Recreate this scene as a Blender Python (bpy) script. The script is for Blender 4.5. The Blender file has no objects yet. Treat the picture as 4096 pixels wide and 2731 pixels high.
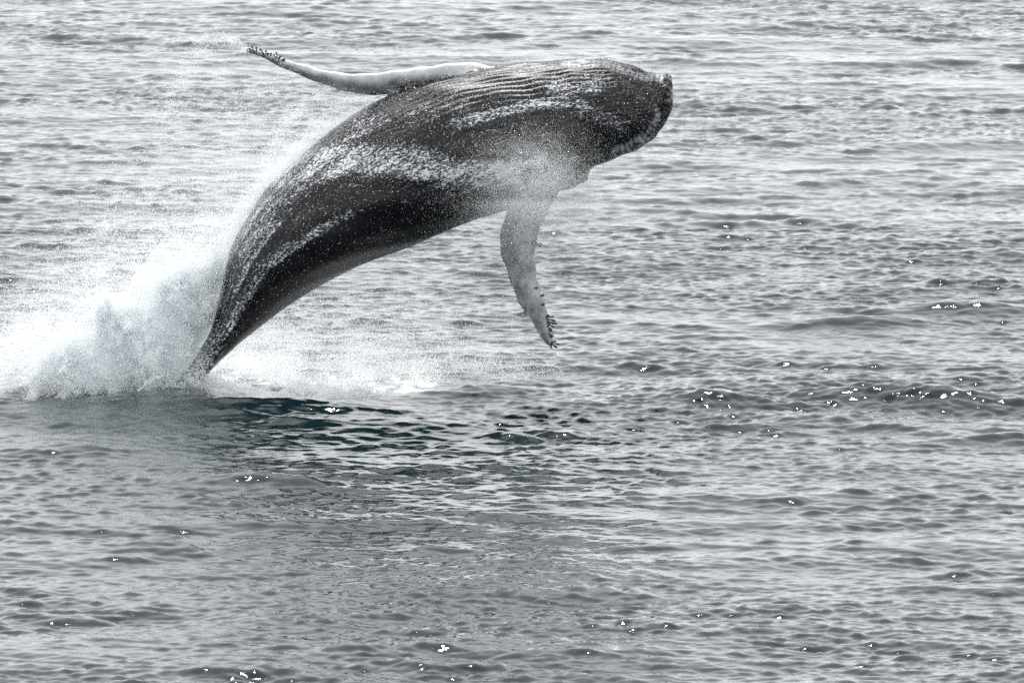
import bpy, math, random
import numpy as np
from mathutils import Vector
from mathutils.kdtree import KDTree

rng = np.random.default_rng(11)
random.seed(11)
scene = bpy.context.scene
COL = scene.collection

# ---------------------------------------------------------------- camera, sky, sun, exposure
PITCH = math.radians(7.5)          # looking down from the upper deck of a boat
FPX = 37800.0                       # focal length in photo pixels (4096 wide)
D = 150.0                           # distance to the whale
CAM_H = D * math.tan(PITCH + math.atan(194.5 / FPX))
SUN_EL, SUN_AZ = math.radians(61.0), math.radians(-9.0)   # behind the whale, a little to the left

cam_data = bpy.data.cameras.new("camera")
cam_data.sensor_width = 36.0
cam_data.lens = 36.0 * FPX / 4096.0
cam_data.clip_start, cam_data.clip_end = 0.5, 20000.0
cam = bpy.data.objects.new("camera", cam_data)
COL.objects.link(cam)
cam.location = (0, 0, CAM_H)
cam.rotation_euler = (math.pi / 2 - PITCH, 0, 0)
scene.camera = cam

world = bpy.data.worlds.new("World")
scene.world = world
world.use_nodes = True
nt = world.node_tree
nt.nodes.clear()
sky = nt.nodes.new("ShaderNodeTexSky")
sky.sky_type = 'NISHITA'
sky.sun_disc = False
sky.sun_elevation = SUN_EL
sky.sun_rotation = SUN_AZ
sky.air_density, sky.dust_density, sky.ozone_density = 1.0, 0.4, 1.0
hs = nt.nodes.new("ShaderNodeHueSaturation")     # thin white cloud veil: little blue left
hs.inputs["Saturation"].default_value = 0.12
bg = nt.nodes.new("ShaderNodeBackground")
bg.inputs["Strength"].default_value = 0.12
wo = nt.nodes.new("ShaderNodeOutputWorld")
nt.links.new(sky.outputs[0], hs.inputs["Color"])
veil = nt.nodes.new("ShaderNodeMix")              # even high cloud in front of the clear sky
veil.data_type = 'RGBA'
veil.inputs[0].default_value = 0.62
veil.inputs[7].default_value = (9.0, 9.2, 9.3, 1.0)
nt.links.new(hs.outputs[0], veil.inputs[6])
nt.links.new(veil.outputs[2], bg.inputs[0])
nt.links.new(bg.outputs[0], wo.inputs[0])

sun_data = bpy.data.lights.new("sun", 'SUN')
sun_data.energy = 2.3
sun_data.angle = math.radians(0.53)
sun_data.color = (1.0, 0.975, 0.94)
sun = bpy.data.objects.new("sun", sun_data)
COL.objects.link(sun)
to_sun = Vector((math.sin(SUN_AZ) * math.cos(SUN_EL), math.cos(SUN_AZ) * math.cos(SUN_EL), math.sin(SUN_EL)))
sun.rotation_euler = to_sun.to_track_quat('Z', 'Y').to_euler()
sun.location = to_sun * 200

vs = scene.view_settings
vs.view_transform, vs.look, vs.gamma, vs.use_curve_mapping = 'Standard', 'None', 1.0, False
vs.exposure = 0.72
scene.cycles.max_bounces = 24
scene.cycles.diffuse_bounces = 16
scene.cycles.use_denoising = False      # keep the fine drops and glints crisp

# ---------------------------------------------------------------- helpers
cp, sp = math.cos(PITCH), math.sin(PITCH)

def at(px, py, Y):
    """point of the vertical plane y = Y seen at photo pixel (px, py); arrays welcome"""
    px, py = np.asarray(px, float), np.asarray(py, float)
    u, v = (px - 2048.0) / FPX, (1365.5 - py) / FPX
    dy, dz = cp + v * sp, -sp + v * cp
    t = Y / dy
    return np.stack([u * t, np.zeros_like(u) + Y, CAM_H + dz * t], -1)

def ground(px, py, z=0.0):
    """where the ray of photo pixel (px, py) meets the sea"""
    px, py = np.asarray(px, float), np.asarray(py, float)
    u, v = (px - 2048.0) / FPX, (1365.5 - py) / FPX
    t = (CAM_H - z) / (sp - v * cp)
    return np.stack([u * t, (cp + v * sp) * t, np.zeros_like(u) + z], -1)

PPM = 1.0 / float(at(2049, 1365, D)[0] - at(2048, 1365, D)[0])   # photo pixels per metre at the whale

def to_px(p):
    """metre coordinates -> photo pixels, used only to read the traced marks of the skin"""
    x, y, z = p[:, 0], p[:, 1], p[:, 2] - CAM_H
    w = y * cp - z * sp
    return np.stack([2048 + FPX * x / w, 1365.5 - FPX * (y * sp + z * cp) / w], -1)

def mesh_from(name, verts, faces, smooth=True):
    me = bpy.data.meshes.new(name)
    verts = np.asarray(verts, np.float32)
    faces = np.asarray(faces, np.int32)
    k = faces.shape[1] if len(faces) else 4
    me.vertices.add(len(verts))
    me.vertices.foreach_set("co", verts.ravel())
    if len(faces):
        me.loops.add(len(faces) * k)
        me.loops.foreach_set("vertex_index", faces.ravel())
        me.polygons.add(len(faces))
        me.polygons.foreach_set("loop_start", np.arange(0, len(faces) * k, k, dtype=np.int32))
        me.polygons.foreach_set("loop_total", np.full(len(faces), k, np.int32))
        me.polygons.foreach_set("use_smooth", np.full(len(faces), smooth, bool))
    me.update(calc_edges=True)
    return me

def add_attr(me, name, vals):
    a = me.attributes.new(name, 'FLOAT', 'POINT')
    a.data.foreach_set("value", np.asarray(vals, np.float32))

def link(name, me, mat=None, parent=None):
    o = bpy.data.objects.new(name, me)
    COL.objects.link(o)
    if mat:
        me.materials.append(mat)
    if parent:
        o.parent = parent
    return o

def tag(o, label=None, cat=None, group=None, kind=None):
    for k, v in (("label", label), ("category", cat), ("group", group), ("kind", kind)):
        if v:
            o[k] = v
    return o

def catmull(P, n):
    """n points evenly in parameter through the rows of P"""
    P = np.asarray(P, float)
    m = len(P)
    Q = np.vstack([2 * P[0] - P[1], P, 2 * P[-1] - P[-2]])
    t = np.linspace(0, m - 1 - 1e-9, n)
    i = t.astype(int)
    f = (t - i)[:, None]
    a, b, c, d = Q[i], Q[i + 1], Q[i + 2], Q[i + 3]
    return 0.5 * (2 * b + (c - a) * f + (2 * a - 5 * b + 4 * c - d) * f ** 2 + (3 * b - a - 3 * c + d) * f ** 3)

def seg_dist(p, line):
    """distance of points p (n,2) to a polyline, and arc length of the nearest spot"""
    line = np.asarray(line, float)
    best = np.full(len(p), 1e9)
    arc = np.zeros(len(p))
    s0 = 0.0
    for a, b in zip(line[:-1], line[1:]):
        ab = b - a
        L = np.hypot(*ab)
        t = np.clip(((p - a) @ ab) / (L * L), 0, 1)
        d = np.hypot(*(p - a - t[:, None] * ab).T)
        m = d < best
        best[m] = d[m]
        arc[m] = (s0 + t * L)[m]
        s0 += L
    return best, arc

def fbm(x, y, seed, oct=4):
    r = np.random.default_rng(seed)
    out, a, tot = 0, 1.0, 0.0
    for o in range(oct):
        g = r.random((64, 64))
        X_, Y_ = x * 2 ** o, y * 2 ** o
        i, j = np.floor(X_).astype(int), np.floor(Y_).astype(int)
        f, h = X_ - i, Y_ - j
        f, h = f * f * (3 - 2 * f), h * h * (3 - 2 * h)
        q = lambda a_, b_: g[a_ % 64, b_ % 64]
        out = out + a * ((q(i, j) * (1 - f) + q(i + 1, j) * f) * (1 - h) + (q(i, j + 1) * (1 - f) + q(i + 1, j + 1) * f) * h)
        tot += a
        a *= 0.55
    return out / tot

def smooth01(x, a, b):
    t = np.clip((x - a) / (b - a), 0, 1)
    return t * t * (3 - 2 * t)

class N:
    """tiny node helper"""
    def __init__(self, name):
        self.m = bpy.data.materials.new(name)
        self.m.use_nodes = True
        self.t = self.m.node_tree
        self.t.nodes.clear()
        self.out = self.t.nodes.new("ShaderNodeOutputMaterial")
    def n(self, typ, **kw):
        nd = self.t.nodes.new(typ)
        for k, v in kw.items():
            setattr(nd, k, v)
        return nd
    def l(self, a, b):
        self.t.links.new(a, b)
    def attr(self, name):
        return self.n("ShaderNodeAttribute", attribute_name=name).outputs["Fac"]
    def math(self, op, a, b=None, clamp=False):
        nd = self.n("ShaderNodeMath", operation=op, use_clamp=clamp)
        for i, v in enumerate((a, b)):
            if v is None:
                continue
            if isinstance(v, (int, float)):
                nd.inputs[i].default_value = v
            else:
                self.l(v, nd.inputs[i])
        return nd.outputs[0]
    def noise(self, scale, detail=3, rough=0.55, vec=None, dist=0.0):
        nd = self.n("ShaderNodeTexNoise")
        nd.inputs["Scale"].default_value = scale
        nd.inputs["Detail"].default_value = detail
        nd.inputs["Roughness"].default_value = rough
        nd.inputs["Distortion"].default_value = dist
        if vec is not None:
            self.l(vec, nd.inputs["Vector"])
        return nd.outputs[0]
    def step(self, v, a, b):
        nd = self.n("ShaderNodeMapRange", interpolation_type='SMOOTHSTEP')
        self.l(v, nd.inputs[0])
        nd.inputs[1].default_value, nd.inputs[2].default_value = a, b
        return nd.outputs[0]
    def mix(self, f, a, b):
        nd = self.n("ShaderNodeMix", data_type='RGBA')
        for s, v in ((nd.inputs[0], f), (nd.inputs[6], a), (nd.inputs[7], b)):
            if isinstance(v, (int, float)):
                s.default_value = v
            elif isinstance(v, tuple):
                s.default_value = (*v, 1.0)
            else:
                self.l(v, s)
        return nd.outputs[2]
    def mapping(self, scale, rot=(0, 0, 0)):
        tc = self.n("ShaderNodeNewGeometry")
        mp = self.n("ShaderNodeMapping")
        mp.inputs["Scale"].default_value = scale
        mp.inputs["Rotation"].default_value = rot
        self.l(tc.outputs["Position"], mp.inputs["Vector"])
        return mp.outputs[0]

# ---------------------------------------------------------------- materials
def mat_water():
    m = N("sea_water")
    p = m.n("ShaderNodeBsdfPrincipled")
    p.inputs["Roughness"].default_value = 0.055
    p.inputs["IOR"].default_value = 1.333
    # ripples too small for the mesh
    v = m.mapping((1.0, 1.5, 1.0), (0, 0, math.radians(-12)))
    n1 = m.noise(5.5, 4, 0.6, v, 0.4)
    b1 = m.n("ShaderNodeBump")
    b1.inputs["Strength"].default_value = 1.0
    b1.inputs["Distance"].default_value = RIPPLE
    m.l(n1, b1.inputs["Height"])
    m.l(b1.outputs[0], p.inputs["Normal"])
    foam = m.attr("foam")
    fn = m.noise(4.0, 8, 0.7, m.mapping((1.0, 0.5, 1.0)))
    fv = m.step(m.math('ADD', foam, m.math('MULTIPLY', m.math('SUBTRACT', fn, 0.5), 1.5)), 0.42, 0.62)
    foam_on = m.math('MULTIPLY', fv, m.step(foam, 0.02, 0.15))
    aer = m.step(foam, 0.1, 1.0)
    base = m.mix(aer, (0.003, 0.011, 0.0135), (0.008, 0.018, 0.021))
    m.l(base, p.inputs["Base Color"])
    f = m.n("ShaderNodeBsdfPrincipled")
    f.inputs["Base Color"].default_value = (0.8, 0.82, 0.83, 1)
    f.inputs["Roughness"].default_value = 0.5
    fb = m.n("ShaderNodeBump")
    fb.inputs["Distance"].default_value = 0.05
    m.l(fn, fb.inputs["Height"])
    m.l(fb.outputs[0], f.inputs["Normal"])
    mx = m.n("ShaderNodeMixShader")
    m.l(foam_on, mx.inputs[0])
    m.l(p.outputs[0], mx.inputs[1])
    m.l(f.outputs[0], mx.inputs[2])
    m.l(mx.outputs[0], m.out.inputs["Surface"])
    return m.m

def mat_skin():
    m = N("whale_skin")
    p = m.n("ShaderNodeBsdfPrincipled")
    white, foam, rust = m.attr("white"), m.attr("foam"), m.attr("rust")
    pos = m.n("ShaderNodeNewGeometry").outputs["Position"]
    mott = m.noise(3.0, 6, 0.65, pos)
    dark = m.mix(m.step(mott, 0.35, 0.7), (0.005, 0.0055, 0.007), (0.014, 0.015, 0.018))
    pale = m.mix(m.step(m.noise(5.0, 6, 0.7, pos), 0.3, 0.7), (0.45, 0.46, 0.48), (0.66, 0.67, 0.68))
    wn = m.math('ADD', white, m.math('MULTIPLY', m.math('SUBTRACT', m.noise(9.0, 5, 0.65, pos), 0.5), 0.35))
    c = m.mix(m.step(wn, 0.25, 0.85), dark, pale)
    rn = m.math('ADD', rust, m.math('MULTIPLY', m.math('SUBTRACT', m.noise(14.0, 4, 0.7, pos), 0.5), 1.2))
    c = m.mix(m.step(rn, 0.45, 0.95), c, (0.12, 0.056, 0.030))
    # water running off: broken white film, streaked the way the body moves
    sv = m.mapping((1.0, 1.0, 1.0), (0, math.radians(14), 0))
    sm = m.n("ShaderNodeMapping")
    sm.inputs["Scale"].default_value = (0.55, 1.0, 1.25)
    m.l(sv, sm.inputs["Vector"])
    fine = m.noise(34.0, 4, 0.75, sm.outputs[0])
    big = m.noise(5.0, 3, 0.6, sm.outputs[0])
    fsum = m.math('ADD', m.math('ADD', foam, m.math('MULTIPLY', m.math('SUBTRACT', fine, 0.5), 2.6)),
                  m.math('MULTIPLY', m.math('SUBTRACT', big, 0.5), 0.5))
    uv = m.n("ShaderNodeCombineXYZ")
    m.l(m.math('MULTIPLY', m.attr("along"), 0.9), uv.inputs[0])
    m.l(m.math('MULTIPLY', m.attr("around"), 7.0), uv.inputs[1])
    riv = m.noise(1.0, 4, 0.65, uv.outputs[0], 0.6)
    fsum = m.math('ADD', fsum, m.math('MULTIPLY', m.math('SUBTRACT', riv, 0.5), 1.0))
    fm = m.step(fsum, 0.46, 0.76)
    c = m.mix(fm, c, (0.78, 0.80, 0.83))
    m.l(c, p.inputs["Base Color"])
    rg = m.n("ShaderNodeMix", data_type='FLOAT')
    m.l(fm, rg.inputs[0])
    rg.inputs[2].default_value, rg.inputs[3].default_value = 0.30, 0.55
    p.inputs['Specular IOR Level'].default_value = 0.27
    m.l(rg.outputs[0], p.inputs["Roughness"])
    b = m.n("ShaderNodeBump")
    b.inputs["Distance"].default_value = 0.006
    m.l(m.math('ADD', m.noise(22.0, 4, 0.7, pos), fm), b.inputs["Height"])
    m.l(b.outputs[0], p.inputs["Normal"])
    m.l(p.outputs[0], m.out.inputs["Surface"])
    return m.m

def mat_drops():
    m = N("white_water_drops")
    d = m.n("ShaderNodeBsdfDiffuse")
    t = m.n("ShaderNodeBsdfTranslucent")
    g = m.n("ShaderNodeBsdfGlossy")
    d.inputs[0].default_value = (0.925, 0.945, 0.955, 1)
    t.inputs[0].default_value = (0.945, 0.964, 0.972, 1)
    g.inputs[0].default_value = (1, 1, 1, 1)
    g.inputs["Roughness"].default_value = 0.12
    a = m.n("ShaderNodeMixShader")
    a.inputs[0].default_value = 0.62
    m.l(d.outputs[0], a.inputs[1]); m.l(t.outputs[0], a.inputs[2])
    b = m.n("ShaderNodeMixShader")
    b.inputs[0].default_value = 0.06
    m.l(a.outputs[0], b.inputs[1]); m.l(g.outputs[0], b.inputs[2])
    m.l(b.outputs[0], m.out.inputs["Surface"])
    return m.m

def mat_plain(name, col, rough, var=0.5, scale=30.0):
    m = N(name)
    p = m.n("ShaderNodeBsdfPrincipled")
    pos = m.n("ShaderNodeNewGeometry").outputs["Position"]
    c = m.mix(m.noise(scale, 4, 0.6, pos), tuple(x * (1 - var) for x in col), tuple(min(1, x * (1 + var)) for x in col))
    m.l(c, p.inputs["Base Color"])
    p.inputs["Roughness"].default_value = rough
    m.l(p.outputs[0], m.out.inputs["Surface"])
    return m.m

RIPPLE = 0.006
M_WATER, M_SKIN, M_DROP = mat_water(), mat_skin(), mat_drops()
M_BARN = mat_plain("barnacle_shell", (0.035, 0.028, 0.026), 0.5)
M_KNOB = mat_plain("tubercle_skin", (0.016, 0.017, 0.019), 0.32)

# ---------------------------------------------------------------- the sea: one sheet out to the horizon
def build_sea():
    L, NN = 102.4, 2048
    k1 = np.fft.fftfreq(NN, L / NN) * 2 * np.pi
    KX, KY = np.meshgrid(k1, k1)                       # [row=y, col=x]
    K = np.hypot(KX, KY)
    K[0, 0] = 1e9
    def field(lam_p, lam_min, rms_slope, wdir, spread, seed, power=4.0):
        kp = 2 * np.pi / lam_p
        th = np.arctan2(KY, KX) - wdir
        P = K ** (-power) * np.exp(-(kp / K) ** 2) * np.exp(-(K * lam_min / (2 * np.pi)) ** 2)
        P *= np.abs(np.cos(th)) ** spread + 0.05
        r = np.random.default_rng(seed)
        F = np.sqrt(P) * np.exp(2j * np.pi * r.random(K.shape))
        h = np.fft.fft2(F)
        sx = np.real(np.fft.fft2(F * 1j * KX)); sy = np.real(np.fft.fft2(F * 1j * KY))
        s = rms_slope / math.sqrt(float((sx ** 2 + sy ** 2).mean()))
        dx = np.real(np.fft.fft2(F * 1j * KX / K)) * s
        dy = np.real(np.fft.fft2(F * 1j * KY / K)) * s
        return np.real(h) * s, dx, dy
    wd = math.radians(-90 - 10)
    h1, dx1, dy1 = field(1.25, 0.16, 0.098, wd, 3.0, 5)
    h2, dx2, dy2 = field(5.0, 1.2, 0.05, wd + 0.25, 6.0, 9)
    h3, dx3, dy3 = field(0.36, 0.10, 0.138, wd - 0.15, 1.6, 21)
    patch = field(16.0, 4.0, 0.1, wd, 0.5, 33)[0]
    patch = np.clip(1.05 + 0.38 * patch / patch.std(), 0.55, 1.8)
    h3, dx3, dy3 = h3 * patch, dx3 * patch, dy3 * patch
    gust = field(7.0, 2.0, 0.1, wd, 1.0, 57)[0]
    gust = np.clip(1.0 + 0.38 * gust / gust.std(), 0.4, 1.7)
    def peaky(h, k):                                   # flat troughs, sharp little crests
        sd = h.std()
        return sd * (np.exp(np.clip(k * h / sd, -4, 0.9)) - math.exp(k * k / 2)) / k
    h1, dx1, dy1 = peaky(h1, 0.36) * gust, dx1 * gust, dy1 * gust
    h3 = peaky(h3, 0.30)
    H, DX, DY = h1 + h2 + h3, dx1 + dx2 + 0.6 * dx3, dy1 + dy2 + 0.6 * dy3
    d = L / NN
    def axis(cuts, far):
        fine = [k for lo, hi, c in cuts for k in range(int(round(lo / d)), int(round(hi / d)), c)]
        coarse = cuts[-1][2]
        a, s = [fine[0]], 1.0
        while abs(a[-1]) * d < far or s < 4:
            s *= 1.16
            a.append(a[-1] - int(math.ceil(s)))
        b, s = [fine[-1]], float(coarse)
        while abs(b[-1]) * d < far or s < 4:
            s *= 1.16
            b.append(b[-1] + int(math.ceil(s)))
        return np.array(a[:0:-1] + fine + b[1:])
    ix = axis([(-15.0, 15.0, 1)], 6000)
    iy = axis([(118.0, 172.0, 1), (172.0, 224.0, 2)], 6000)
    X, Y = np.meshgrid(ix * d, iy * d)
    step = np.maximum(np.gradient(ix * d)[None, :], np.gradient(iy * d)[:, None])
    fade = 1 - smooth01(step, 0.25, 1.0)
    J, I = np.meshgrid(ix % NN, iy % NN)
    Z = H[I, J] * fade
    ch = 0.9
    X2, Y2 = X + DX[I, J] * ch * fade, Y + DY[I, J] * ch * fade
    # the heave the whale throws up as it leaves the water
    def bump(cx, cy, sx, sy, h, rot=0.0):
        c, s = math.cos(rot), math.sin(rot)
        a, b = (X - cx) * c + (Y - cy) * s, -(X - cx) * s + (Y - cy) * c
        return h * np.exp(-(a / sx) ** 2 - (b / sy) ** 2)
    g = lambda px, py: ground(px, py)
    c = g(600, 1615); Z += bump(c[0], c[1], 1.7, 1.6, 0.15, -0.04)
    c = g(1180, 1650); Z += bump(c[0], c[1], 1.5, 0.6, 0.20, -0.05)
    c = g(1500, 1700); Z += bump(c[0], c[1], 2.0, 0.9, 0.11, -0.10)
    c = g(1900, 1590); Z += bump(c[0], c[1], 1.4, 0.6, 0.14, 0.35)
    c = g(350, 1810); Z += bump(c[0], c[1], 1.3, 0.7, 0.16, -0.05)
    c = g(3650, 1600); Z += bump(c[0], c[1], 1.9, 0.55, 0.27, -0.30)
    c = g(2850, 1610); Z += bump(c[0], c[1], 0.9, 0.5, 0.22, -0.2)
    c = g(3900, 1250); Z += bump(c[0], c[1], 1.3, 0.5, 0.21, -0.12)
    c = g(1060, 1925); Z += bump(c[0], c[1], 1.3, 0.5, 0.16, -0.3)
    c = g(3400, 1300); Z += bump(c[0], c[1], 1.4, 0.45, 0.20, 0.12)
    # foam lying on the water round the place it broke through
    P2 = to_px(np.stack([X.ravel(), Y.ravel(), np.zeros(X.size)], -1)).reshape(X.shape + (2,))
    px, py = P2[..., 0], P2[..., 1]
    foam = np.zeros_like(X)
    near = (Y > D - 15) & (Y < D + 25) & (np.abs(X) < 14)
    def blob(x0, x1, ytop, ybot_pts, a):
        yb = np.interp(px, [p[0] for p in ybot_pts], [p[1] for p in ybot_pts])
        e = smooth01(px, x0 - 60, x0 + 60) * (1 - smooth01(px, x1 - 500, x1))
        return a * e * smooth01(py, ytop - 120, ytop + 120) * (1 - smooth01(py, yb - 12, yb + 4))
    f = blob(820, 2150, 1450, [(800, 1592), (1100, 1628), (1500, 1610), (1800, 1568), (2150, 1535)], 0.52)
    f = np.maximum(f, blob(-200, 1400, 1420, [(-200, 1560), (800, 1590), (1500, 1590)], 0.5))
    foam[near] = f[near]
    nx, ny = len(ix), len(iy)
    V = np.stack([X2, Y2, Z], -1).reshape(-1, 3)
    r, q = np.meshgrid(np.arange(ny - 1), np.arange(nx - 1), indexing='ij')
    b0 = (r * nx + q).ravel()
    F = np.stack([b0, b0 + 1, b0 + nx + 1, b0 + nx], -1)
    me = mesh_from("sea", V, F)
    add_attr(me, "foam", foam.ravel())
    o = link("sea", me, M_WATER)
    tag(o, "wind rippled grey green sea under the whale with scattered sun glints", kind="structure")
    return o

build_sea()

# ---------------------------------------------------------------- the whale
# pairs of photo pixels: (belly/back outline on the upper side, on the lower side), tail to chin
ST = [((625, 1740), (735, 1740)), ((655, 1640), (758, 1640)), ((698, 1560), (788, 1566)), ((742, 1490), (838, 1488)), ((800, 1400), (925, 1402)),
      ((850, 1300), (1030, 1315)), ((885, 1150), (1165, 1215)), ((922, 1000), (1330, 1115)), ((1000, 850), (1510, 1032)),
      ((1110, 710), (1690, 965)), ((1250, 590), (1840, 895)), ((1400, 470), (1960, 858)), ((1560, 385), (2070, 818)),
      ((1720, 318), (2170, 785)), ((1900, 276), (2255, 762)), ((2080, 252), (2310, 742)), ((2220, 244), (2342, 722)),
      ((2330, 238), (2366, 676)), ((2420, 243), (2430, 644)), ((2500, 258), (2500, 616)), ((2560, 280), (2565, 586)),
      ((2612, 300), (2612, 552)), ((2648, 306), (2640, 518)), ((2676, 298), (2672, 468)), ((2684, 302), (2690, 425))]
DEP = [0.20, 0.22, 0.24, 0.28, 0.34, 0.46, 0.68, 0.92, 1.12, 1.24, 1.30, 1.30, 1.28, 1.24, 1.18, 1.12, 1.04, 0.98, 0.92, 0.82, 0.70, 0.56, 0.44, 0.32, 0.24]
NS = 360
Tp = catmull([s[0] for s in ST], NS)
Bp = catmull([s[1] for s in ST], NS)
dep = catmull(np.array(DEP)[:, None], NS)[:, 0]
T3, B3 = at(Tp[:, 0], Tp[:, 1], D), at(Bp[:, 0], Bp[:, 1], D)
AX = (T3 + B3) / 2
HH = np.linalg.norm(T3 - B3, axis=1) / 2
EE = (T3 - B3) / (2 * HH[:, None])
NNv = np.stack([EE[:, 2], np.zeros(NS), -EE[:, 0]], -1)       # in-plane normal to the ring axis, pointing headwards

def loft_body(na=96):
    a = np.linspace(0, 2 * np.pi, na, endpoint=False)
    ca, sa = np.cos(a), np.sin(a)
    V = AX[:, None, :] + EE[:, None, :] * (HH[:, None] * ca)[..., None]
    V[..., 1] += dep[:, None] * sa
    V = V.reshape(-1, 3)
    i, j = np.meshgrid(np.arange(NS - 1), np.arange(na), indexing='ij')
    j2 = (j + 1) % na
    F = np.stack([i * na + j, i * na + j2, (i + 1) * na + j2, (i + 1) * na + j], -1).reshape(-1, 4)
    c0, c1 = len(V), len(V) + 1
    V = np.vstack([V, AX[0], AX[-1]])
    caps = []
    for k in range(na):
        caps.append((c0, (k + 1) % na, k, k))
        b = (NS - 1) * na
        caps.append((c1, b + k, b + (k + 1) % na, b + k))
    return V, F.tolist(), [(c[0], c[1], c[2]) for c in caps]

def loft_flipper(lead, trail, ylead, ytrail, thick, n=110, na=28, bumps=0.0):
    """lead / trail: photo pixel outlines root to tip; y*: depth of each edge along the way; thick: half thickness"""
    Lp, Rp = catmull(lead, n), catmull(trail, n)
    t = np.linspace(0, 1, n)
    yl, yt = np.interp(t, *zip(*ylead)), np.interp(t, *zip(*ytrail))
    th = np.interp(t, *zip(*thick))
    A = np.array([at(Lp[k, 0], Lp[k, 1], yl[k]) for k in range(n)])
    B = np.array([at(Rp[k, 0], Rp[k, 1], yt[k]) for k in range(n)])
    a = np.linspace(0, 2 * np.pi, na, endpoint=False)
    V = []
    for k in range(n):
        ch = B[k] - A[k]
        tan = (A[min(k + 1, n - 1)] + B[min(k + 1, n - 1)]) - (A[max(k - 1, 0)] + B[max(k - 1, 0)])
        nrm = np.cross(ch, tan)
        nrm /= np.linalg.norm(nrm) + 1e-9
        w = np.linalg.norm(ch) / 2
        hh = min(th[k], 0.9 * w)
        C = (A[k] + B[k]) / 2
        for q in a:
            u = np.cos(q)
            prof = np.sin(q) * (0.62 + 0.38 * -u)          # blunter at the leading edge
            V.append(C + ch / 2 * u + nrm * hh * prof)
    F = []
    for i in range(n - 1):
        for j in range(na):
            F.append((i * na + j, i * na + (j + 1) % na, (i + 1) * na + (j + 1) % na, (i + 1) * na + j))
    V.append(np.mean(V[:na], 0)); V.append(np.mean(V[-1 - na:-1], 0))
    c0, c1, b = len(V) - 2, len(V) - 1, (n - 1) * na
    tri = []
    for k in range(na):
        tri.append((c0, (k + 1) % na, k)); tri.append((c1, b + k, b + (k + 1) % na))
    return np.array(V), F, tri

UP_LEAD = [(2060, 330), (1990, 275), (1930, 258), (1870, 250), (1800, 255), (1725, 264), (1672, 268), (1640, 274), (1570, 287), (1500, 295), (1420, 297), (1340, 292),
           (1260, 276), (1190, 257), (1130, 237), (1080, 217), (1030, 202), (985, 193)]
UP_TRAIL = [(1980, 470), (1900, 440), (1830, 420), (1760, 400), (1700, 388), (1640, 380), (1590, 380), (1545, 383), (1500, 384), (1450, 382), (1395, 373), (1330, 354),
            (1265, 330), (1205, 306), (1145, 278), (1090, 250), (1035, 225), (988, 203)]
LO_LEAD = [(2330, 640), (2290, 690), (2250, 745), (2212, 810), (2182, 860), (2165, 905), (2152, 950), (2144, 990), (2138, 1030), (2140, 1060), (2147, 1085), (2146, 1110), (2158, 1145),
           (2158, 1170), (2176, 1200), (2182, 1230), (2190, 1262), (2195, 1295), (2202, 1330), (2208, 1360), (2206, 1382)]
LO_TRAIL = [(2120, 640), (2085, 720), (2055, 790), (2036, 830), (2012, 875), (2001, 915), (1998, 955), (2000, 1000), (2008, 1035), (2024, 1080), (2038, 1125), (2053, 1165),
            (2068, 1205), (2086, 1235), (2098, 1262), (2116, 1278), (2128, 1300), (2146, 1322), (2160, 1345), (2176, 1368), (2190, 1384)]

def merge(parts):
    V, F, n = [], [], 0
    for v, f, t in parts:
        V.append(v)
        F += [tuple(i + n for i in q) for q in f] + [tuple(i + n for i in q) for q in t]
        n += len(v)
    me = bpy.data.meshes.new("body")
    me.from_pydata(np.vstack(V).tolist(), [], F)
    return me

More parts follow.
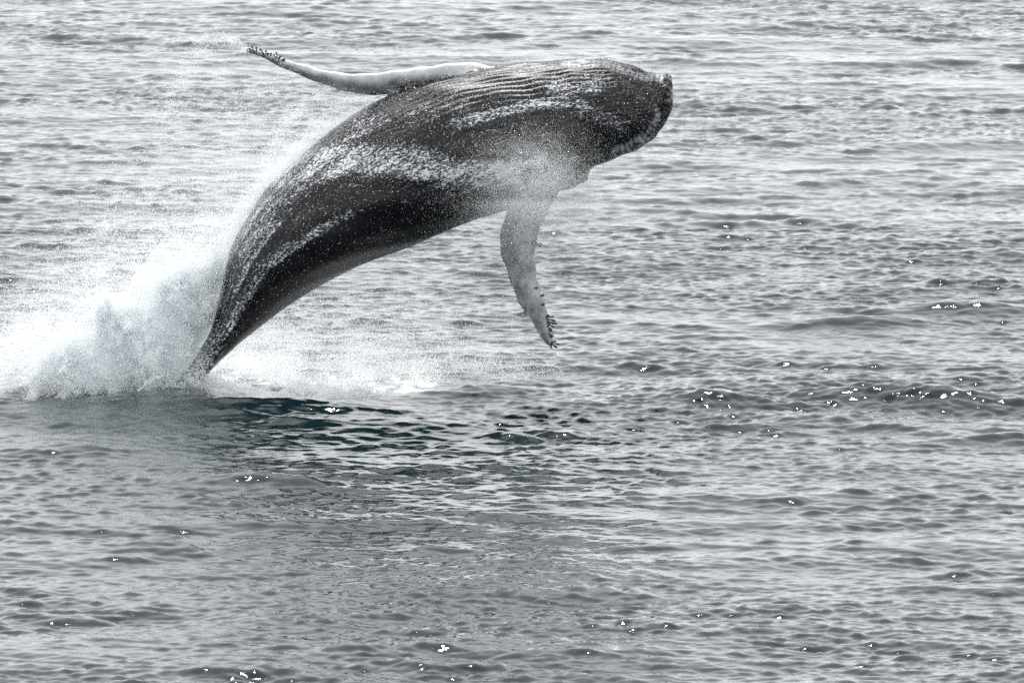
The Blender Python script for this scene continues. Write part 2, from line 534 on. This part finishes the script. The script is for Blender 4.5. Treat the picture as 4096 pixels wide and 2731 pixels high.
def build_whale():
    up = loft_flipper(UP_LEAD, UP_TRAIL, [(0, D), (0.3, D - 0.10), (0.6, D + 0.1), (1, D + 0.5)],
                      [(0, D - 0.25), (0.3, D + 0.05), (0.6, D + 0.35), (1, D + 0.65)], [(0, 0.20), (0.3, 0.15), (0.7, 0.10), (1, 0.04)])
    lo = loft_flipper(LO_LEAD, LO_TRAIL, [(0, D - 0.45), (0.2, D - 0.95), (1, D - 1.9)],
                      [(0, D - 0.45), (0.2, D - 0.85), (1, D - 1.75)], [(0, 0.22), (0.3, 0.14), (0.7, 0.08), (1, 0.03)])
    bodyp = loft_body()
    me = merge([bodyp, up, lo])
    tmp = bpy.data.objects.new("body", me)
    COL.objects.link(tmp)
    md = tmp.modifiers.new("weld", 'REMESH')
    md.mode, md.voxel_size, md.use_smooth_shade = 'VOXEL', 0.021, True
    sm = tmp.modifiers.new("soft", 'SMOOTH')
    sm.factor, sm.iterations = 0.5, 4
    dg = bpy.context.evaluated_depsgraph_get()
    out = bpy.data.meshes.new_from_object(tmp.evaluated_get(dg))
    bpy.data.objects.remove(tmp)
    n = len(out.vertices)
    co = np.empty(n * 3, np.float32); out.vertices.foreach_get("co", co); co = co.reshape(-1, 3).astype(float)
    nr = np.empty(n * 3, np.float32); out.vertices.foreach_get("normal", nr); nr = nr.reshape(-1, 3).astype(float)
    # which limb each vertex belongs to, and where along the body it sits
    kd = KDTree(len(bodyp[0]) + len(up[0]) + len(lo[0]))
    k = 0
    for arr in (bodyp[0], up[0], lo[0]):
        for v in arr:
            kd.insert(v, k); k += 1
    kd.balance()
    near = np.array([kd.find(v)[1] for v in co])
    nb, nu = len(bodyp[0]), len(up[0])
    isup, islo = (near >= nb) & (near < nb + nu), near >= nb + nu
    isb = near < nb
    s = np.where(isb, np.minimum(near // 96, NS - 1), 0).astype(float)
    for _ in range(3):                                    # refine: the ring plane that holds the vertex
        i0 = np.clip(s.astype(int), 0, NS - 2); f = (s - i0)[:, None]
        C = AX[i0] * (1 - f) + AX[i0 + 1] * f
        nn = NNv[i0]
        dC = AX[i0 + 1] - AX[i0]
        s = np.clip(s + np.clip(((co - C) * nn).sum(1) / ((dC * nn).sum(1) + 1e-6), -2, 2), 0, NS - 1.001)
    i0 = s.astype(int); f = s - i0
    C = AX[i0] * (1 - f)[:, None] + AX[i0 + 1] * f[:, None]
    h = HH[i0] * (1 - f) + HH[i0 + 1] * f
    dd = dep[i0] * (1 - f) + dep[i0 + 1] * f
    ang = np.arctan2((co[:, 1] - D) / dd, ((co - C) * EE[i0]).sum(1) / h)     # 0 top, -pi/2 towards the boat
    t = s / (NS - 1)
    pp = to_px(co)
    x, y = pp[:, 0], pp[:, 1]
    # throat pleats: deep grooves from the chin back over the belly
    fade_s = smooth01(t, 0.36, 0.56) * (1 - smooth01(t, 0.93, 0.985))
    v = np.cos(ang)
    lowlim = np.interp(t, [0.3, 0.55, 0.75, 0.9, 1.0], [0.35, 0.15, -0.15, -0.75, -0.9])
    fade_a = smooth01(v, lowlim - 0.12, lowlim + 0.12)
    wob = 0.05 * np.sin(9 * t * 6.28 + 3 * ang) + 0.03 * np.sin(23 * t * 6.28)
    ph = 66 * (ang + wob * 0.35)
    g = (0.5 + 0.5 * np.cos(ph)) ** 0.7
    amp = np.where(isb, np.interp(t, [0.5, 0.75, 0.85], [0.018, 0.024, 0.036]) * fade_s * fade_a * (0.6 + 0.4 * np.sin(t * 90 + 5 * np.sin(ang * 9))), 0)
    bend = 0.018 * np.sin(ang * 7 + t * 40) * np.sin(t * 55 + ang * 3) * smooth01(t, 0.2, 0.4)
    disp = (g - 0.6) * amp + np.where(isb, bend, 0)
    # scalloped, knobbed flippers
    fl = isup | islo
    fb = np.sin(co[:, 0] * 9 + co[:, 2] * 11) * np.sin(co[:, 2] * 7 - co[:, 0] * 5)
    disp = disp + np.where(fl, 0.016 * fb, 0)
    co2 = co + nr * disp[:, None]
    out.vertices.foreach_set("co", co2.astype(np.float32).ravel())
    out.update()
    # ---- pale skin with painted flipper shade, rust film, and the film of white water running off
    white = np.zeros(n)
    d_up_root = smooth01(x, 1560, 1800)
    ul, ut = np.array(UP_LEAD[::-1], float), np.array(UP_TRAIL[::-1], float)
    fr = (y - np.interp(x, ul[:, 0], ul[:, 1])) / (np.interp(x, ut[:, 0], ut[:, 1]) - np.interp(x, ul[:, 0], ul[:, 1]) + 1)
    white[isup] = (0.80 + 0.3 * (fbm(x / 45, y / 22, 91) - 0.5) - 0.34 * smooth01(fr, 0.15, 0.7) - 0.34 * smooth01(x, 1450, 1900) * smooth01(fr, 0.1, 0.6))[isup]  # underside shade put into the raised flipper's tone, over its own mottle
    white[islo] = (0.33 + 0.22 * (fbm(x / 22, y / 45, 92) - 0.5) + 0.16 * smooth01(y, 900, 1250) + 0.10 * smooth01(x - np.interp(y, [830, 950, 1120, 1260, 1380], [2036, 1998, 2038, 2105, 2190]), 10, 90))[islo]
    nearside = co[:, 1] < D + 0.35
    d1, a1 = seg_dist(pp, [(2618, 405), (2632, 450), (2626, 490), (2602, 532), (2565, 566), (2520, 592), (2470, 612)])
    w1 = np.interp(a1, [0, 60, 150, 260], [8, 16, 26, 36])
    gap = (0.5 + 0.5 * np.sin(a1 / 21 * 6.283 + d1 * 0.05)) ** 3
    lip = (1 - smooth01(d1, w1 * 0.4, w1 + 12)) * (0.62 - 0.26 * gap + 0.5 * (fbm(x / 18, y / 18, 71) - 0.5)) * np.interp(a1, [0, 40, 200], [0.6, 0.8, 1.0])
    d2, a2 = seg_dist(pp, [(2250, 258), (2340, 252), (2420, 262), (2490, 282), (2560, 306), (2655, 318)])
    lip2 = (1 - smooth01(d2, 8, 28)) * (0.44 + 0.06 * np.sin(a2 / 20 * 6.283))
    white = np.where(isb & nearside, np.maximum(white, np.maximum(lip, lip2)), white)
    dr, _ = seg_dist(pp, [(2500, 325), (2530, 345), (2570, 360), (2600, 362), (2560, 385)])
    rust = (1 - smooth01(dr, 4, 30)) * 0.62 * (isb & nearside)
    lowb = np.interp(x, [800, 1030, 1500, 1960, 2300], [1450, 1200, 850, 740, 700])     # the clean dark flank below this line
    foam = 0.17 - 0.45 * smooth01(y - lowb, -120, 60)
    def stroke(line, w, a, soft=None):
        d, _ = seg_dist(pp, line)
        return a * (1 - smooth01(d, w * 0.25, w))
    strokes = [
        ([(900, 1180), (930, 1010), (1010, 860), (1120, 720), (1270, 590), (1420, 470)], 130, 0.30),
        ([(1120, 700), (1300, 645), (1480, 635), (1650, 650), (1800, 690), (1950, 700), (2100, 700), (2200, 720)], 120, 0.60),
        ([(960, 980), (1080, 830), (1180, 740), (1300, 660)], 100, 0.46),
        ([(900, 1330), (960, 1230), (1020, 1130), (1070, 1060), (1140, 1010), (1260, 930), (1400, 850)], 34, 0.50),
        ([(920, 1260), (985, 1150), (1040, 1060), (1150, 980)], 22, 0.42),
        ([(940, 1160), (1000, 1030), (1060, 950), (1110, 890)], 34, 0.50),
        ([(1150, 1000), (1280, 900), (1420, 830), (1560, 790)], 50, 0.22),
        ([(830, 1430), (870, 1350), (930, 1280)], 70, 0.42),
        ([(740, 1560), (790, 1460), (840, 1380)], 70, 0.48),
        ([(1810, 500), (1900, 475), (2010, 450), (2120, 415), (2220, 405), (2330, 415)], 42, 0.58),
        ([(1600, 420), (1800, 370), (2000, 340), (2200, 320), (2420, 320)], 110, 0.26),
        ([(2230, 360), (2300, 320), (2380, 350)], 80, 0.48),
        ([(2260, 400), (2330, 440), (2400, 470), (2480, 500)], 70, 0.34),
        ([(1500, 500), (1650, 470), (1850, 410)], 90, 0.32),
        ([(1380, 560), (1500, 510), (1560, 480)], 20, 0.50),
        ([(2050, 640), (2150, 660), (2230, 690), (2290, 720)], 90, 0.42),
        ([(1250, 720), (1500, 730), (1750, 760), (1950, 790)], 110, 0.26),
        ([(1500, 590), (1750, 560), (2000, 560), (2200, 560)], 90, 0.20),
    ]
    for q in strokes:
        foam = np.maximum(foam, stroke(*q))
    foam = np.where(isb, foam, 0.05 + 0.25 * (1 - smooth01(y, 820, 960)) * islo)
    add_attr(out, "along", np.where(isb, t * 13.0, co[:, 0])); add_attr(out, "around", np.where(isb, ang * 1.3, co[:, 2]))
    add_attr(out, "white", white); add_attr(out, "rust", rust); add_attr(out, "foam", foam)
    out.materials.clear()
    out.name = "body"
    root = bpy.data.objects.new("humpback_whale", None)
    COL.objects.link(root)
    base = at(735, 1560, D)
    root.location = base.tolist()
    tag(root, "breaching dark humpback whale leaping belly up out of the splash, white flippers spread", "whale")
    body = link("body", out, M_SKIN, root)
    body.matrix_parent_inverse = root.matrix_basis.inverted()
    return root, co2, nr, isb, foam

bpy.context.view_layer.update()
whale, WCO, WNR, WISB, WFOAM = build_whale()
WPX = to_px(WCO)

def on_skin(px, py, ydef):
    """the point of the whale's near skin seen at a photo pixel"""
    d = np.hypot(WPX[:, 0] - px, WPX[:, 1] - py)
    m = np.where(d < 9)[0]
    if len(m) == 0:
        return at(px, py, ydef), np.array((0, -1.0, 0))
    k = m[np.argmin(WCO[m, 1])]
    return WCO[k], WNR[k]

def barnacle_mesh(seed, length, rad):
    """a stalked barnacle: bent stalk with a blunt plated head"""
    r = random.Random(seed)
    prof = [(0, 0.75), (0.25, 0.6), (0.5, 0.62), (0.66, 1.05), (0.82, 1.0), (0.95, 0.6), (1.0, 0.12)]
    bend = r.uniform(-0.25, 0.25)
    V, F, na = [], [], 7
    for t, w in prof:
        for q in range(na):
            a = q / na * 6.283
            V.append((math.cos(a) * w * rad + bend * length * t * t, math.sin(a) * w * rad * 0.8, t * length))
    for i in range(len(prof) - 1):
        for q in range(na):
            F.append((i * na + q, i * na + (q + 1) % na, (i + 1) * na + (q + 1) % na, (i + 1) * na + q))
    F.append(tuple(range(na - 1, -1, -1))); F.append(tuple((len(prof) - 1) * na + q for q in range(na)))
    me = bpy.data.meshes.new("barnacle")
    me.from_pydata(V, [], F)
    for p in me.polygons:
        p.use_smooth = True
    me.materials.append(M_BARN)
    return me

BM = [barnacle_mesh(i, l, w) for i, (l, w) in enumerate([(0.15, 0.020), (0.12, 0.019), (0.085, 0.022), (0.055, 0.026)])]

def put(name, me, p, direction, parent, scale=1.0, roll=0.0):
    o = bpy.data.objects.new(name, me)
    COL.objects.link(o)
    o.parent = parent
    o.matrix_parent_inverse = parent.matrix_basis.inverted()
    o.location = Vector(p.tolist())
    o.rotation_euler = Vector(direction).to_track_quat('Z', 'Y').to_euler()
    o.scale = (scale,) * 3
    return o

# (photo px, py of the foot, direction in the picture plane, which mesh)
BARN = [(1012, 200, -0.55, 1.0, 0), (1018, 202, -0.2, 1.0, 2), (1050, 210, -0.5, 1.0, 1), (1056, 213, -0.1, 1.0, 2), (1064, 216, 0.5, 0.8, 3),
        (1098, 228, -0.5, 1.0, 1), (1104, 230, -0.1, 1.0, 1), (1112, 234, 0.3, 1.0, 2), (1122, 238, 0.6, 0.8, 3), (1130, 240, 0.2, 1, 3),
        (1008, 212, -0.3, -1, 3), (1075, 224, 0.1, 1.0, 3), (1045, 220, 0.1, -0.4, 3), (1086, 232, 0.2, -0.5, 3), (1000, 200, -1, 0.4, 3),
        (2146, 962, 0.8, 0.6, 3), (2148, 968, 1, -0.1, 1), (2150, 974, 1, -0.4, 2),
        (2172, 1214, 1, 0.5, 3), (2180, 1258, 1, 0.2, 3), (2186, 1264, 1, 0.1, 0), (2182, 1270, 1, -0.2, 0), (2186, 1276, 1, -0.3, 0), (2186, 1283, 1, -0.2, 0),
        (2188, 1290, 1, -0.4, 1), (2188, 1298, 1, -0.7, 1), (2182, 1278, 0.5, -1, 2), (2192, 1310, 1, -0.2, 3), (2194, 1326, 1, -0.5, 2), (2196, 1338, 1, 0.2, 3),
        (2178, 1360, 0.3, -1, 2), (2186, 1366, 0.7, -1, 1), (2194, 1368, 1, -0.5, 1), (2200, 1366, 1, -0.2, 0), (2202, 1372, 1, -0.5, 1), (2204, 1360, 1, 0.1, 2),
        (2140, 1145, 1, 0.3, 3), (2166, 1176, 1, 0.2, 3)]
for k, (px, py, dx, dz, mi) in enumerate(BARN):
    p, nrm = on_skin(px, py, D - 1.2 if px > 2000 else D + 0.4)
    put("barnacle", BM[mi], p, (dx, -0.35 + 0.25 * math.sin(k * 2.4), dz), whale, (1.05 if px > 2000 else 0.85) * (0.9 + 0.25 * ((k * 7) % 5) / 5))

def knob_mesh():
    V, F, na = [], [], 10
    prof = [(1.25, -0.3), (1.0, 0.15), (0.75, 0.55), (0.4, 0.85), (0.12, 0.95)]
    for w, z in prof:
        for q in range(na):
            a = q / na * 6.283
            V.append((math.cos(a) * w, math.sin(a) * w, z))
    for i in range(len(prof) - 1):
        for q in range(na):
            F.append((i * na + q, i * na + (q + 1) % na, (i + 1) * na + (q + 1) % na, (i + 1) * na + q))
    F.append(tuple((len(prof) - 1) * na + q for q in range(na)))
    me = bpy.data.meshes.new("tubercle")
    me.from_pydata(V, [], F)
    for p in me.polygons:
        p.use_smooth = True
    me.materials.append(M_KNOB)
    return me

KM = knob_mesh()
for k, (px, py, dx, dz, sc) in enumerate([(2678, 388, 1, 0.1, 0.055), (2672, 412, 1, -0.3, 0.06), (2670, 345, 1, 0.3, 0.03), (2640, 510, 1, -0.5, 0.035), (2605, 545, 1, -0.8, 0.04),
                                          (2560, 582, 0.6, -1, 0.035), (2536, 596, 0.5, -1, 0.03), (2480, 618, 0.4, -1, 0.045), (2430, 640, 0.3, -1, 0.04), (2500, 264, 0.1, 1, 0.04),
                                          (2540, 275, 0.2, 1, 0.035), (2585, 292, 0.3, 1, 0.03), (2350, 715, 0.9, -0.6, 0.05), (2336, 728, 0.6, -1, 0.05), (2655, 312, 0.4, 1, 0.035)]):
    p, nrm = on_skin(px, py, D)
    o = put("tubercle", KM, p, (dx, -0.2, dz), whale, sc)

# ---------------------------------------------------------------- white water: drops and mist in the air
def drop_nodes():
    ng = bpy.data.node_groups.new("drops_as_spheres", 'GeometryNodeTree')
    ng.interface.new_socket("Geometry", in_out='INPUT', socket_type='NodeSocketGeometry')
    ng.interface.new_socket("Geometry", in_out='OUTPUT', socket_type='NodeSocketGeometry')
    gi, go = ng.nodes.new("NodeGroupInput"), ng.nodes.new("NodeGroupOutput")
    at_ = ng.nodes.new("GeometryNodeInputNamedAttribute")
    at_.data_type = 'FLOAT'
    at_.inputs["Name"].default_value = "radius_m"
    mp = ng.nodes.new("GeometryNodeMeshToPoints")
    st = ng.nodes.new("GeometryNodeSetMaterial")
    st.inputs["Material"].default_value = M_DROP
    ng.links.new(gi.outputs[0], mp.inputs["Mesh"])
    ng.links.new(at_.outputs[0], mp.inputs["Radius"])
    ng.links.new(mp.outputs[0], st.inputs["Geometry"])
    ng.links.new(st.outputs[0], go.inputs[0])
    return ng

NG = drop_nodes()

def drops(name, P, R, label, cat):
    keep = P[:, 2] > -0.3
    P, R = P[keep], R[keep]
    me = mesh_from(name, P, np.zeros((0, 4), int))
    add_attr(me, "radius_m", R)
    o = link(name, me, M_DROP)
    md = o.modifiers.new("drops", 'NODES')
    md.node_group = NG
    tag(o, label, cat, kind="stuff")
    return o

def in_poly(px, py, poly):
    poly = np.asarray(poly, float)
    inside = np.zeros(len(px), bool)
    j = len(poly) - 1
    for i in range(len(poly)):
        xi, yi, xj, yj = *poly[i], *poly[j]
        c = ((yi > py) != (yj > py)) & (px < (xj - xi) * (py - yi) / (yj - yi + 1e-12) + xi)
        inside ^= c
        j = i
    return inside

def sample_poly(poly, n, dens=None):
    poly = np.asarray(poly, float)
    lo, hi = poly.min(0), poly.max(0)
    out = []
    cnt = 0
    while cnt < n:
        q = lo + rng.random((n * 2, 2)) * (hi - lo)
        m = in_poly(q[:, 0], q[:, 1], poly)
        if dens is not None:
            m &= rng.random(len(q)) < dens(q[:, 0], q[:, 1])
        out.append(q[m]); cnt += int(m.sum())
    return np.vstack(out)[:n]

def radii(n, lo, hi, p=2.0):
    return lo + (hi - lo) * rng.random(n) ** p

def strands(starts, n_each, vx, vz, length, spread):
    """children strewn along short ballistic arcs from each start (metres)"""
    m = len(starts)
    t = rng.random((m, n_each)) ** 1.2
    L = length * (0.4 + 1.2 * rng.random((m, 1)))
    dx = vx + 0.5 * rng.standard_normal((m, 1)); dz = vz + 0.5 * rng.standard_normal((m, 1)); dy = 0.5 * rng.standard_normal((m, 1))
    x = starts[:, :1] + dx * L * t
    z = starts[:, 2:3] + dz * L * t - 0.8 * L * t * t
    y = starts[:, 1:2] + dy * L * t
    P = np.stack([x, y, z], -1)
    P += rng.standard_normal(P.shape) * (spread * (0.3 + t))[..., None]
    return P.reshape(-1, 3)

def build_splash():
    poly = [(120, 1640), (150, 1480), (230, 1380), (300, 1310), (420, 1270), (540, 1230), (620, 1180), (690, 1110), (760, 1060), (850, 1050), (890, 1090),
            (885, 1200), (850, 1310), (800, 1400), (770, 1480), (780, 1560), (850, 1610), (850, 1650)]
    Ps, Rs = [], []
    def add(P, R):
        Ps.append(P); Rs.append(R)
    # thick heart of the mound: fine drops gathered in soft billows
    n = 900000
    q = sample_poly(poly, n, lambda a, b: np.clip(0.05 + 1.3 * smooth01(fbm(a / 75 + 0.3 * fbm(b / 40, a / 40, 31), b / 75, 30, 5), 0.36, 0.66), 0, 1))
    edge, _ = seg_dist(q, [tuple(c) for c in poly[2:11]])
    wx = fbm(q[:, 0] / 85 + 7, q[:, 1] / 85, 41, 4) - 0.5
    wy = fbm(q[:, 0] / 85, q[:, 1] / 85 + 3, 42, 4) - 0.5
    amp = 260 * (1 - 0.8 * smooth01(q[:, 0], 560, 800)) * (1 - smooth01(q[:, 1], 1480, 1600))
    q = q + np.stack([wx * amp, wy * amp - 12], -1) + rng.standard_normal(q.shape) * 12
    P = at(q[:, 0], q[:, 1], D)
    wid = 0.55 * np.interp(q[:, 1], [1050, 1300, 1600], [0.5, 0.9, 1.3]) * (0.35 + 0.65 * smooth01(edge, 0, 120))
    P[:, 1] += (rng.standard_normal(n) * 0.45 + 1.6 * (fbm(q[:, 0] / 60, q[:, 1] / 60, 32) - 0.5)) * wid
    tl = np.interp(q[:, 1], [1050, 1150, 1300, 1400, 1490, 1560, 1640], [930, 895, 850, 800, 745, 705, 670])
    P[:, 1] = np.where(q[:, 0] > tl - 25, np.abs(P[:, 1] - D) + D + 0.1, P[:, 1])
    P[:, 1] -= 0.5 * (1 - smooth01(q[:, 0], 350, 700))
    add(P, radii(n, 0.002, 0.0065))
    # fine strands pulled upwards and outwards
    S2 = P[rng.choice(len(P), 1600)] + rng.standard_normal((1600, 3)) * 0.1
    P = strands(S2, 70, -0.25, 0.8, 0.30, 0.035)
    add(P, radii(len(P), 0.002, 0.006))
    # ropes and torn sheets
    S5 = P[rng.choice(len(P), 420)] + rng.standard_normal((420, 3)) * 0.08
    P = strands(S5, 260, -0.35, 1.0, 0.50, 0.035)
    add(P, radii(len(P), 0.002, 0.008))
    # white haze between the mound and the back
    q = sample_poly([(420, 1260), (560, 1080), (700, 900), (880, 820), (960, 900), (930, 1010), (885, 1180), (700, 1180), (560, 1260)], 45000,
                    lambda a, b: np.clip(0.25 + 1.2 * fbm(a / 60, b / 90, 44), 0, 1) * smooth01(b, 780, 1100))
    P = at(q[:, 0], q[:, 1], D + 0.5); P[:, 1] += rng.standard_normal(len(P)) * 0.5
    add(P, radii(len(P), 0.0015, 0.005))
    # thinner water to the left of the mound
    q = sample_poly([(-300, 1590), (-300, 1400), (-60, 1380), (80, 1340), (260, 1300), (420, 1300), (300, 1590)], 380)
    y = D + rng.standard_normal(len(q)) * 0.7
    S3 = np.array([at(a, b, c) for (a, b), c in zip(q, y)])
    P = strands(S3, 260, -0.6, 0.5, 0.35, 0.09)
    add(P, radii(len(P), 0.002, 0.006))
    # loose outer drops
    q = sample_poly([(-300, 1600), (-300, 1250), (0, 1180), (300, 1080), (520, 960), (700, 850), (880, 850), (930, 1000), (880, 1250), (780, 1560)], 60000,
                    lambda a, b: np.clip((b - 850) / 600, 0.05, 1) ** 1.3 * np.clip(0.25 + (a + 300) / 900, 0, 1))
    P = at(q[:, 0], q[:, 1], D); P[:, 1] += rng.standard_normal(len(P)) * 0.8
    add(P, radii(len(P), 0.002, 0.006, 3))
    # net of broken water sliding over the tail itself
    q = sample_poly([(690, 1600), (700, 1530), (745, 1460), (790, 1400), (850, 1420), (820, 1500), (790, 1580), (850, 1612)], 260)
    S4 = at(q[:, 0], q[:, 1], D - 0.42)
    P = strands(S4, 60, 0.1, 0.5, 0.16, 0.015)
    add(P, radii(len(P), 0.003, 0.009))
    A = np.vstack(Ps)
    a2 = to_px(A)
    e0 = np.interp(a2[:, 1], [1050, 1150, 1300, 1400, 1490, 1560, 1640], [930, 895, 850, 800, 742, 700, 665]) - 40 + 90 * (fbm(a2[:, 0] / 30, a2[:, 1] / 30, 61) - 0.5) + 12 * rng.standard_normal(len(A))
    e1 = np.interp(a2[:, 1], [1050, 1150, 1300, 1400, 1490, 1560, 1640], [1460, 1260, 1040, 930, 838, 790, 755]) + 15
    m = (a2[:, 0] > e0) & (a2[:, 0] < e1) & (rng.random(len(A)) < 0.93 - 0.55 * smooth01(a2[:, 1], 1420, 1570))
    A[m, 1] = D + 0.45 + np.abs(A[m, 1] - D)
    drops("splash", A, np.concatenate(Rs),
          "tall mound of white water thrown up round the whale's tail at left", "splash")

def mixed(n, fine=(0.0015, 0.004), big=(0.004, 0.009), share=0.08):
    """mostly fine mist, a few drops big enough to sparkle"""
    r = radii(n, *fine)
    m = rng.random(n) < share
    r[m] = radii(int(m.sum()), *big, 3)
    return r

def build_veil():
    Ps, Rs = [], []
    # broad thin curtain between the raised flipper and the splash
    poly = [(985, 190), (1550, 390), (1400, 470), (1250, 590), (1110, 710), (1000, 850), (925, 1000), (890, 1200), (700, 1250), (300, 1300), (-250, 1420), (-250, 700), (200, 500), (560, 200), (800, 150)]
    def dn(a, b):
        edge, _ = seg_dist(np.stack([a, b], -1), [(1450, 440), (1250, 590), (1000, 850), (925, 1000), (880, 1200)])
        left = smooth01(a - np.interp(b, [150, 400, 700, 1000, 1300], [620, 480, 300, 80, -150]), -150, 520)
        streak = fbm(a / 90 + b / 160, b / 900, 3)
        return np.clip(left * (0.05 + 0.55 * smooth01(b, 350, 1300) ** 1.8) * (0.3 + 1.4 * streak) + 0.40 * np.exp(-edge / 60) * smooth01(b, 400, 700), 0, 1)
    n = 180000
    q = sample_poly(poly, n, dn)
    P = at(q[:, 0], q[:, 1], D + 0.5); P[:, 1] += rng.standard_normal(len(P)) * 0.6
    Ps.append(P); Rs.append(mixed(n, big=(0.004, 0.008), share=0.06))
    # falling trails
    trails = [([(1340, 350), (1200, 420), (1120, 540), (1070, 690), (1040, 850)], 22, 16000), ([(1480, 385), (1330, 450), (1200, 600), (1120, 760)], 20, 14000),
              ([(985, 195), (900, 160), (800, 190), (720, 300), (680, 470), (640, 640), (560, 860)], 26, 13000), ([(1180, 300), (1010, 380), (930, 540), (880, 760), (800, 980)], 45, 12000),
              ([(1500, 425), (1330, 520), (1180, 630), (1060, 750), (970, 880), (900, 1030), (860, 1180)], 20, 80000), ([(1400, 380), (1280, 470), (1120, 650), (960, 850), (850, 1080)], 55, 14000),
              ([(985, 195), (900, 150), (820, 120)], 18, 1200)]
    for line, w, n in trails:
        c = catmull(line, 400)
        k = (399 * rng.random(n) ** 0.8).astype(int)
        p2 = c[k] + rng.standard_normal((n, 2)) * w * (0.5 + 1.1 * (k / 400))[:, None] + (fbm(k / 60.0, k / 90.0 + w, 81)[:, None] - 0.5) * 50
        p2 = p2[rng.random(n) < 0.15 + 1.1 * fbm(p2[:, 0] / 35 + p2[:, 1] / 110, p2[:, 1] / 220, 82)]
        n = len(p2)
        P = at(p2[:, 0], p2[:, 1], D + 0.35); P[:, 1] += rng.standard_normal(n) * 0.25
        Ps.append(P); Rs.append(mixed(n))
    drops("spray_curtain", np.vstack(Ps), np.concatenate(Rs),
          "thin veil of falling drops hanging behind the whale's back under the raised flipper", "spray")

def build_low_spray():
    Ps, Rs = [], []
    # churned white water right of the tail: low jets standing on the sea
    n = 130000
    q = sample_poly([(800, 1600), (820, 1380), (1000, 1300), (1300, 1280), (1700, 1330), (2100, 1420), (2350, 1500), (2150, 1530), (1800, 1558), (1500, 1602), (1100, 1624)], n,
                    lambda a, b: np.clip(1.05 - (a - 850) / 1500, 0.0, 1) ** 1.2 * (0.04 + 0.96 * smooth01(b, 1300, 1600)) * (0.12 + 1.25 * smooth01(fbm(a / 130, b / 32, 8, 5), 0.35, 0.65)))
    P = ground(q[:, 0], q[:, 1])
    P[:, 2] += np.abs(rng.standard_normal(n)) * (0.04 + 0.16 * fbm(P[:, 0] * 1.3, P[:, 1] * 0.6, 4))
    Ps.append(P); Rs.append(mixed(n, (0.0018, 0.0052), (0.005, 0.010), 0.08))
    # mist under the belly
    n = 100000
    q = sample_poly([(830, 1580), (870, 1450), (1050, 1300), (1300, 1120), (1600, 980), (2000, 860), (2200, 1000), (2250, 1300), (2300, 1500), (1500, 1600)], n,
                    lambda a, b: np.clip((0.10 + 0.9 * smooth01(b, 1000, 1560) ** 1.3) * np.clip(1.0 - (a - 850) / 1350, 0, 1) ** 1.3 * (0.35 + 1.2 * fbm(a / 100, b / 60, 6)), 0, 1))
    P = at(q[:, 0], q[:, 1], D + 2.4); P[:, 1] += rng.standard_normal(n) * 0.7
    Ps.append(P); Rs.append(mixed(n, share=0.07))
    drops("low_spray", np.vstack(Ps), np.concatenate(Rs),
          "low sheet of churned white spray on the water right of the whale's tail", "spray")

def build_body_spray():
    Ps, Rs = [], []
    # drops leaving the skin towards the boat
    w = np.where(WISB & (WCO[:, 1] < D + 0.2) & (WCO[:, 2] > 0.1), np.clip(0.16 + WFOAM, 0.02, 1), 0)
    k = rng.choice(len(w), 28000, p=w / w.sum())
    P = WCO[k] + WNR[k] * (0.01 + 0.25 * rng.random((len(k), 1)) ** 2) + rng.standard_normal((len(k), 3)) * 0.02
    Ps.append(P); Rs.append(mixed(len(k), (0.0015, 0.0035), (0.004, 0.008), 0.16))
    # cloud of fine spray over the root of the lower flipper
    n = 210000
    t = rng.random(n)
    c = catmull([(2300, 820), (2230, 800), (2150, 770), (2060, 720), (2120, 670), (2200, 630)], 300)[(t * 299).astype(int)]
    p2 = c + rng.standard_normal((n, 2)) * np.array([115, 75])
    keep = rng.random(n) < 0.25 + 1.2 * fbm(p2[:, 0] / 70, p2[:, 1] / 45, 15)
    p2 = p2[keep]; n = len(p2)
    P = at(p2[:, 0], p2[:, 1], D - 1.6); P[:, 1] += rng.standard_normal(n) * 0.25
    Ps.append(P); Rs.append(mixed(n, (0.0010, 0.0022), (0.003, 0.005), 0.03))
    # gauze drifting down over the flipper
    n = 110000
    p2 = np.stack([rng.normal(2120, 130, n), 800 + np.abs(rng.normal(0, 170, n))], -1)
    P = at(p2[:, 0], p2[:, 1], D - 2.0); P[:, 1] += rng.standard_normal(n) * 0.3
    Ps.append(P); Rs.append(mixed(n, (0.0008, 0.002), (0.0025, 0.004), 0.03))
    # fringe of drops along the upper edge of belly and head
    n = 2600
    c = catmull([(1900, 270), (2100, 246), (2330, 234), (2500, 252), (2640, 308)], 300)[rng.integers(0, 300, n)]
    p2 = c + np.abs(rng.standard_normal((n, 2))) * np.array([16, -9])
    P = at(p2[:, 0], p2[:, 1], D); P[:, 1] += rng.standard_normal(n) * 0.4
    Ps.append(P); Rs.append(mixed(n, (0.0015, 0.003), (0.003, 0.006), 0.06))
    drops("body_spray", np.vstack(Ps), np.concatenate(Rs),
          "fine white drops flying off the whale's flank and the root of its lower flipper", "spray")

build_splash()
build_veil()
build_low_spray()
build_body_spray()
